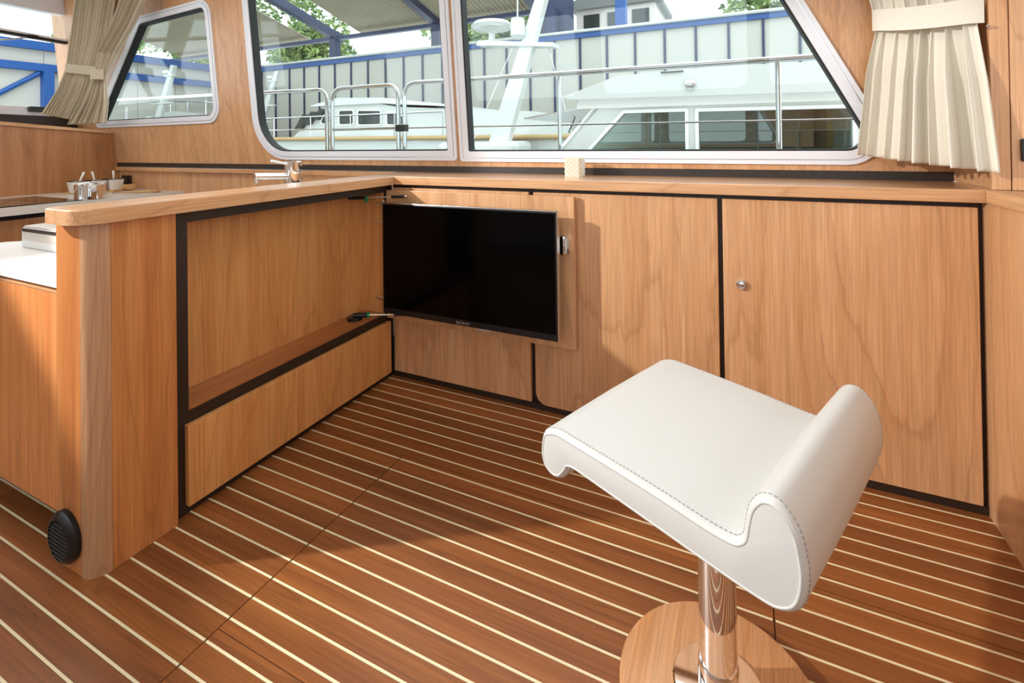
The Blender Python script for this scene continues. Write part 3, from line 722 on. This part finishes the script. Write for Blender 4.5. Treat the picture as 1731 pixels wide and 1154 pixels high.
cR = thing('curtain', 'cream pleated curtain tied with a band at the right of the large window', 'curtain', (2.05, .1, 1.0))
curtain(cR, 'cloth', linen, [((1.80, .17, 2.3), (2.185, .06, 2.3), .8), ((1.955, .195, 1.58), (2.172, .02, 1.53), .55), ((1.972, .20, 1.49), (2.170, -.015, 1.45), .5),
    ((1.945, .205, 1.33), (2.172, -.055, 1.28), .95), ((1.912, .205, 1.055), (2.186, -.085, 1.012), 1.2)], 8, .03, 21, 300)
tb = []
for i in range(15):
    u = i/14; a = Vector((1.962, .19, 1.522)).lerp(Vector((2.182, -.02, 1.48)), u); bul = .055*math.sin(PI*min(1, max(0, u)))**.5
    nn = Vector((-.65, -.76, 0)); p_ = a+nn*bul; tb.append((p_.x, p_.y, p_.z-.012*math.sin(PI*u)))
band(cR, tb, [.072]*15, linen)
MB().lathe([(.004, 0), (.006, -.012), (.003, -.016)], (2.187, -.024, 1.43), 'Y', 10).build('hook', chrome, cR, 40)

cL = thing('curtain', 'taupe finely pleated curtain with a flat band by the windscreen', 'curtain', (-3.0, .06, 1.33))
curtain(cL, 'cloth', linen2, [((-3.08, 0.098, 2.362), (-2.7, 0.19, 2.305), 0.9), ((-3.08, 0.061, 1.974), (-2.72, 0.146, 1.943), 0.8), ((-3.08, 0.034, 1.722), (-2.8, 0.107, 1.69), 0.6), ((-3.08, -0.026, 1.547), (-2.86, 0.084, 1.508), 0.9), ((-3.08, -0.114, 1.365), (-2.9, 0.027, 1.311), 1.1)], 15, .013, 11, 300)
band(cL, [(-2.76, 0.075, 1.676), (-2.851, 0.049, 1.688), (-2.942, 0.024, 1.699), (-3.02, 0.002, 1.709)], [.065]*4, linen2)
cM = thing('curtain', 'taupe curtain knotted in at the waist beside the small side window', 'curtain', (-2.8, .12, 1.3))
curtain(cM, 'cloth', linen2, [((-2.347, 0.072, 2.247), (-1.993, 0.072, 2.247), 1.0), ((-2.49, 0.058, 1.989), (-2.242, 0.058, 1.96), 1.1), ((-2.662, 0.044, 1.798), (-2.433, 0.044, 1.769), .9), ((-2.619, 0.02, 1.631), (-2.509, 0.02, 1.626), .35), ((-2.7, -0.018, 1.454), (-2.509, 0.029, 1.445), 1.0), ((-2.767, -0.085, 1.278), (-2.538, 0.029, 1.287), 1.2)], 7, .022, 5, 240)
kn = [(-2.633, -0.009, 1.626), (-2.605, -0.026, 1.628), (-2.562, -0.033, 1.628), (-2.519, -0.02, 1.624), (-2.495, 0.001, 1.621)]
band(cM, kn, [.075, .078, .072, .07, .066], linen2)

# ================================================================== OUTSIDE
# own side-deck railing
rl = thing('deck_railing', 'polished stainless tube railing with a gate just outside the windows', 'railing', (0, 1.0, .2))
RY = 1.0
def bend(p0, p1, c, steps=6):
    return [tuple(Vector(p0)*(1-t)**2+Vector(c)*2*t*(1-t)+Vector(p1)*t*t) for t in [i/steps for i in range(steps+1)]]
MB().tube([(-5.2, RY, 1.62), (-1.56, RY, 1.55)]+bend((-1.53, RY, 1.55), (-1.43, RY, 1.44), (-1.43, RY, 1.55))+[(-1.43, RY, .3)], .0165, 14).build('rail_section', rail_m, rl, 40)
MB().tube([(-1.38, RY, .3), (-1.375, RY, 1.44)]+bend((-1.375, RY, 1.45), (-1.26, RY, 1.55), (-1.37, RY, 1.55))+[(-.85, RY, 1.545)]+bend((-.83, RY, 1.545), (-.73, RY, 1.44), (-.73, RY, 1.545))+[(-.73, RY, .3)], .0165, 14).build('gate_hoop', rail_m, rl, 40)
MB().tube([(-1.37, RY, 1.23), (-.73, RY, 1.228)], .013, 12).build('gate_bar', rail_m, rl, 40)
MB().tube([(-.68, RY, .3), (-.675, RY, 1.44)]+bend((-.675, RY, 1.45), (-.56, RY, 1.55), (-.67, RY, 1.55))+[(.53, RY, 1.535), (1.9, RY, 1.525), (2.8, RY, 1.515)], .0165, 14).build('rail_section', rail_m, rl, 40)
for x in (.515, 1.715, -4.2): MB().tube([(x, RY, .3), (x, RY, 1.53)], .0135, 12).build('stanchion', rail_m, rl, 40)
MB().tube([(-5.2, RY, 1.26), (-1.43, RY, 1.235)], .005, 8).build('wire', steel, rl, 40)
MB().tube([(-.68, RY, 1.225), (2.8, RY, 1.20)], .005, 8).build('wire', steel, rl, 40)
MB().rbox(-.745, -.655, RY-.022, RY+.022, 1.20, 1.25, .005).build('gate_lock', black, rl)
# side deck of this boat
o = MB().box(-5.2, 3, .36, 1.15, .2, .3).build('deck_1', hulls); o['kind'] = 'structure'

# quay, water, hall
o = MB().box(-60, 30, 1.5, 14, -.9, -.8).build('water_surface', waterm); o['kind'] = 'structure'
hall = thing('boat_hall_wall', 'long white panelled hall wall with dark blue upright joints', 'wall', (-8, 13, -.8))
xs = [-30.4+.855*i for i in range(46)]
for a, b in zip(xs, xs[1:]): MB().box(a+.032, b-.032, 13, 13.08, -.8, 4.32).build('wall_panel', hallw, hall)
for a in xs: MB().box(a-.032, a+.032, 12.95, 13.08, -.8, 4.32).build('upright', navy, hall)
MB().box(-30.5, 9, 12.9, 13.12, 4.32, 4.5).build('top_beam', bluep, hall)
MB().tube([(-30.5, 12.86, 4.56), (9, 12.86, 4.5)], .05, 8).build('top_pipe', hulls, hall, 40)
endw = thing('boat_hall_end_wall', 'white hall end wall with blue steel bracing beyond the windscreen', 'wall', (-18, 3, -.8))
for i in range(14): MB().box(-18.1, -18, -6+1.3*i, -6+1.3*(i+1)-.02, -.8, 4.1).build('wall_panel', hallw, endw)
MB().box(-18, -17.8, -6, 12.8, 3.45, 3.68).build('beam', bluep, endw)
MB().box(-18, -17.8, -6, 12.8, 4.1, 4.35).build('beam', bluep, endw)
for y in (5.6, 1.2): MB().box(-18, -17.75, y, y+.25, -.8, 3.5).build('column', bluep, endw)
MB().tube([(-17.9, 5.55, 3.4), (-17.9, 3.6, 1.9)], .07, 8).build('brace', bluep, endw, 40)
# roof: corrugated sheet on blue rafters
rf = thing('hall_roof', 'beige corrugated hall roof carried on navy steel rafters', 'roof', (-6, 10, 5))
def roof_sheet(x0, x1, y0, y1, z0, z1, n_):
    V, F = [], []
    for i in range(n_+1):
        x = x0+(x1-x0)*i/n_; dz = .05 if (i//2) % 2 else 0
        V += [(x, y0, z0+dz), (x, y1, z1+dz)]
    for i in range(n_): F.append((2*i, 2*i+2, 2*i+3, 2*i+1))
    n2 = len(V); V += [(a, b, c_+.02) for a, b, c_ in V]; F += [tuple(reversed([q_+n2 for q_ in f_])) for f_ in F]
    return MB().add(V, F)
roof_sheet(-12.4, -4.8, 6.5, 13.6, 7.4, 5.55, 180).build('roof_sheet', tarm, rf)
roof_sheet(-24, -15.2, 7.5, 13.6, 7.1, 5.55, 160).build('roof_sheet', tarm, rf)
for x in (-13.6, -8.6, -4.6): 
    MB().prism([(6.0, 7.35), (13.6, 5.30), (13.6, 5.62), (6.0, 7.67)], FX, x-.14, x+.14).build('rafter', navy, rf)
for x, m_ in ((-13.6, navy), (-8.6, navy), (-4.1, navy), (-1.8, bluep)):
    MB().box(x-.16, x+.16, 13.15, 13.45, -.8, 5.45 if x < -4 else 6.5).build('post', m_, rf)
MB().box(-31, -4, 13.2, 13.4, 5.35, 5.5).build('eaves_beam', navy, rf)
MB().box(-4.75, -3.75, 13.6, 14.6, 3.5, 6.8).build('gable_block', navy, rf)

# the white yacht moored alongside (right window)
YB = 3.0
yb = thing('motor_yacht', 'white motor yacht cabin filling the right-hand window', 'boat', (1.4, 4, -.8))
FYb = lambda a, b, d: (a, YB+d, b)
side = [(-.30, .86), (3.8, .84), (3.8, 1.46), (.28, 1.50), (-.14, 1.06)]
win_a = [(.06, .98), (1.085, .96), (1.085, 1.405), (.47, 1.41)]; win_b = [(1.145, .96), (2.40, .95), (2.40, 1.385), (1.145, 1.40)]; win_c = [(2.52, .95), (3.6, .95), (3.6, 1.38), (2.52, 1.38)]
WR = ([.02, .02, .02, .06], [.02]*4, [.02]*4)
hl = [rounded(q_, r_, 5) for q_, r_ in zip((win_a, win_b, win_c), WR)]
ob = holed(side, hl, FYb, 0, .05, 'cabin_side', hulls, None); ob.parent = yb; ob.matrix_parent_inverse = Matrix.Translation(-Vector(ORI[yb.name])) 
for q_, r_ in zip((win_a, win_b, win_c), WR):
    fr_ = MB().ring(rounded(q_, r_, 5), rounded(inset(q_, .03), [max(.006, a-.03) for a in r_], 5), FYb, -.02, .05).build('cabin_window', white, yb, 30)
    MB().prism(rounded(inset(q_, .02), .006, 5), FYb, .035, .04).build('pane', glass_mat('yacht_glass', (.6, .7, .65, 1), .1) if 'yacht_glass' not in bpy.data.materials else bpy.data.materials['yacht_glass'], fr_)
MB().prism([(-.14, 1.555), (.02, 1.53), (3.9, 1.46), (3.9, 1.70), (1.3, 1.765), (.45, 1.74)], FYb, -.14, 2.6).build('roof', hulls, yb)
MB().prism([(.0, 1.44), (3.85, 1.41), (3.85, 1.47), (.02, 1.535)][:], FYb, -.03, 2.4).build('roof_lip', white, yb)
MB().box(-.4, 3.8, YB+2.3, YB+2.35, .86, 1.46).build('cabin_far_side', hulls, yb)
MB().box(-.2, 3.8, YB+.05, YB+2.3, .60, .86).build('cabin_floor', darkb, yb)
MB().box(2.2, 2.25, YB+.1, YB+2.2, .86, 1.42).build('partition', cherry_far, yb)
MB().box(-1.9, 3.9, YB-.35, YB+2.8, -.4, .86).build('hull', hulls, yb)
MB().tube([(-.20, YB+.0, 1.02), (.20, YB+.0, 1.46)], .022, 8).build('screen_pillar', steel, yb, 40)
MB().prism([(-.65, 1.36), (.16, 1.47), (.16, 1.485), (-.65, 1.375)], FYb, .1, 1.6).build('open_screen', steel, yb)
MB().lathe([(.035, 0), (.05, -.01), (.045, -.035), (.02, -.045), (0, -.045)], (1.12, YB-.14, 1.615), 'Y', 20).build('lamp', steel, yb, 40)
MB().box(.86, 1.06, YB-.16, YB-.14, 1.735, 1.745).build('vent_slot', black, yb)
MB().tube([(-.1, YB+.0, 1.2), (-.02, YB-.02, 1.36), (-.04, YB-.02, 1.37)], .006, 6).build('wiper', black, yb, 40)

# mast with radar on the boat behind
ms = thing('radar_mast', 'white leaning mast carrying a radar disc between the boats', 'mast', (-2.6, 6.4, -.6))
FM = lambda a, b, d: (a, 6.4+d, b)
MB().prism([(-3.22, .0), (-2.74, .0), (-1.49, 4.10), (-1.66, 4.10)], FM, -.09, .09).build('mast_leg', hulls, ms)
MB().prism([(-3.02, 2.95), (-1.45, 2.78), (-1.45, 2.85), (-2.96, 3.04)], FM, -.14, .14).build('spreader', hulls, ms)
MB().lathe([(.06, 0), (.06, .14), (.12, .19), (.36, .23), (.40, .29), (.34, .36), (.10, .41), (0, .41)], (-2.75, 6.4, 3.02), 'Z', 28).build('radar_dome', hulls, ms, 35)
MB().lathe([(.06, 0), (.13, .07), (.14, .24), (.12, .38), (0, .39)], (-2.14, 6.25, 2.97), 'Z', 20).build('antenna_base', hulls, ms, 35)
MB().tube([(-2.14, 6.25, 3.3), (-2.12, 6.25, 4.4)], .014, 6).build('aerial', hulls, ms)
MB().tube([(-2.3, 6.4, 2.9), (-3.3, 6.4, .9)], .008, 5).build('stay_wire', steel, ms)
MB().tube([(-1.6, 6.4, 2.8), (-1.1, 6.4, .9)], .008, 5).build('stay_wire', steel, ms)
MB().rbox(-3.8, -2.1, 6.05, 6.8, -.6, 1.12, .1).build('deck_house', hulls, ms)

# mid-distance white cruiser seen in the middle window
def cruiser(x0, y0, sc, label, rope=True):
    t = thing('white_cruiser', label, 'boat', (x0, y0, -.8))
    X = lambda a: x0+a*sc
    Fm = lambda a, b, d: (X(a), y0+d, b)
    MB().prism([(-6.2, -.8), (6.0, -.8), (6.2, 1.20), (-6.6, 1.31), (-7.2, 1.34)], Fm, 0, 3).build('hull', hulls, t)
    if rope: MB().tube([(X(-7.2), y0-.06, 1.29), (X(6.2), y0-.06, 1.18)], .05, 8).build('rope_fender', rope_m, t, 40)
    MB().prism([(-2.2, 1.30), (4.6, 1.24), (4.6, 1.72), (1.2, 1.95), (.6, 2.06), (-.9, 2.12), (-1.2, 2.0)], Fm, .3, 2.6).build('cabin', hulls, t)
    MB().prism([(-1.5, 2.08), (-.6, 2.24), (.8, 2.18), (2.0, 2.02), (2.6, 1.95), (2.6, 1.90), (.7, 2.05), (-1.3, 2.06)], Fm, .2, 2.7).build('roof', hulls, t)
    for q_ in ([(-1.25, 1.6), (-.85, 1.6), (-.85, 1.97), (-1.05, 1.97)], [(-.6, 1.56), (-.1, 1.56), (-.1, 1.94), (-.6, 1.95)], [(.0, 1.54), (.74, 1.53), (.74, 1.90), (.0, 1.93)], [(.88, 1.52), (1.46, 1.51), (1.46, 1.66), (1.26, 1.83), (.88, 1.86)]):
        f_ = MB().ring(rounded(q_, .06, 4), rounded(inset(q_, .03), .04, 4), Fm, .26, .32).build('cabin_window', white, t, 30)
        MB().prism(rounded(inset(q_, .02), .05, 4), Fm, .285, .305).build('pane', glassd, f_)
    for i in range(3):
        a = -2.05+.3*i; MB().prism([(a, 1.5+.12*i), (a+.22, 1.48+.12*i), (a+.5, 1.86+.06*i), (a+.3, 1.88+.06*i)], Fm, .2, .32).build('windscreen_pane', glassd, t)
    for i in range(8): 
        a = -6.5+1.3*i
        MB().tube([(X(a), y0+.05, 1.2), (X(a), y0+.05, 1.78)], .018, 6).build('stanchion', steel, t, 40)
    MB().tube([(X(-7.1), y0+.05, 1.86), (X(-5.2), y0+.05, 1.80), (X(2.6), y0+.05, 1.78)], .02, 6).build('hand_rail', steel, t, 40)
    return t
cruiser(-6.9, 7.0, 1.0, 'white cabin cruiser with a rope fender seen through the middle window')
def small_mast(x, y, label):
    t = thing('leaning_mast', label, 'mast', (x, y, -.5))
    MB().prism([(x-.15, .8), (x+.25, .8), (x+1.62, 3.75), (x+1.45, 3.78)], lambda a, b, d: (a, y+d, b), -.06, .06).build('mast_leg', hulls, t)
    for k_, (hz, l_) in enumerate(((2.5, .9), (1.9, .9), (3.4, .4))):
        cx_ = x+.05+1.45*(hz-.8)/2.95
        MB().rbox(cx_-l_*.6, cx_+l_*.5, y-.08, y+.08, hz, hz+.07, .02).build('spreader', hulls, t)
        MB().lathe([(.05, 0), (.14, .05), (.14, .12), (.05, .17), (0, .17)], (cx_-l_*.45, y, hz+.07), 'Z', 12).build('lamp_dome', hulls, t, 40)
    return t
small_mast(-15.2, 10.6, 'white leaning mast at the left of the middle window')
small_mast(-16.9, 8.0, 'white leaning mast seen in the small left side window')
bl = thing('white_launch', 'low white boat deck with a red light in the small side window', 'boat', (-16, 9.4, -.8))
FLn = lambda a, b, d: (a, 8.9+d, b)
MB().prism([(-17.7, -.8), (-14.5, -.8), (-14.35, 1.55), (-14.8, 1.95), (-15.6, 2.2), (-16.8, 2.35), (-17.7, 2.35)], FLn, 0, 1).build('deck_house', hulls, bl)
MB().prism([(-17.0, 1.6), (-15.4, 1.55), (-15.6, 1.85), (-16.9, 2.0)], FLn, -.03, 0).build('side_window', glassd, bl)
MB().lathe([(.09, 0), (.09, -.05), (0, -.06)], (-15.9, 8.9, 2.05), 'Y', 14).build('red_light', redl, bl)
MB().tube([(-17.7, 8.95, 2.75), (-14.5, 8.95, 2.55)], .03, 6).build('hand_rail', steel, bl, 40)
for x in (-17.2, -16.2, -15.2): MB().tube([(x, 8.95, 1.9), (x, 8.95, 2.68)], .025, 6).build('stanchion', steel, bl, 40)
fbd = thing('far_building', 'low grey building with a dark roof beyond the hall wall', 'building', (-2.6, 17.5, -1))
MB().box(-4.1, -1.2, 16, 19, -1, 6.0).build('building_wall', stone, fbd)
MB().prism([(-4.3, 6.0), (-1.0, 6.0), (-1.0, 6.2), (-2.6, 6.8), (-4.3, 6.3)], lambda a, b, d: (a, 15.8+d, b), 0, 3.4).build('building_roof', tarmac, fbd)
for x in (-3.8, -2.9, -2.0): MB().box(x, x+.6, 15.95, 16.0, 5.2, 5.8).build('building_window', glassd, fbd)

# trees beyond the hall
def tree(x, y, z0, rx, rz, label, seed):
    rnd = random.Random(seed)
    t = thing('broadleaf_tree', label, 'tree', (x, y, -1), 'trees beyond the hall wall')
    MB().tube([(x, y, -1), (x+.1, y, z0-rz*.4), (x-.2, y, z0+rz*.3)], [.28, .2, .08], 8).build('trunk', bark, t, 40)
    V, F = [], []
    clumps = [(Vector((rnd.gauss(0, .45)*rx, rnd.gauss(0, .45)*rx*.7, rnd.gauss(0, .42)*rz)), rnd.uniform(.35, .6)*rx*.55) for _ in range(26)]
    for c_, rr in clumps:
        for _ in range(230):
            d = Vector((rnd.gauss(0, 1), rnd.gauss(0, 1), rnd.gauss(0, 1))).normalized()
            p_ = Vector((x, y, z0))+c_+d*rr*rnd.uniform(.75, 1.05)
            a = Vector((rnd.gauss(0, 1), rnd.gauss(0, 1), rnd.gauss(0, 1))).normalized()*rnd.uniform(.13, .24)
            b = a.cross(d).normalized()*a.length*.7; i = len(V)
            V += [p_-a, p_+b*.6, p_+a, p_-b*.6]; F.append((i, i+1, i+2, i+3))
    MB().add(V, F).build('crown', leafm, t, kind='stuff')
tl = ['tree crown at the far left of the middle window above the hall wall', 'tree crown behind the middle of the hall wall', 'tree crown above the hall wall near the window post', 'broad tree crown at the top right of the large window', 'tree crown behind the small side window', 'tree crown between the hall posts in the large window']
for i, (x, y, z, rx, rz) in enumerate([(-28, 18, 6.0, 2.8, 2.2), (-20, 18, 6.2, 2.8, 2.2), (-13.8, 26, 8.0, 3.4, 2.6), (3.4, 19, 5.6, 3.0, 2.0), (-38, 17, 6.4, 3.0, 2.6), (-8.2, 18, 5.6, 2.0, 1.7)]):
    tree(x, y, z, rx, rz, tl[i], 30+i)
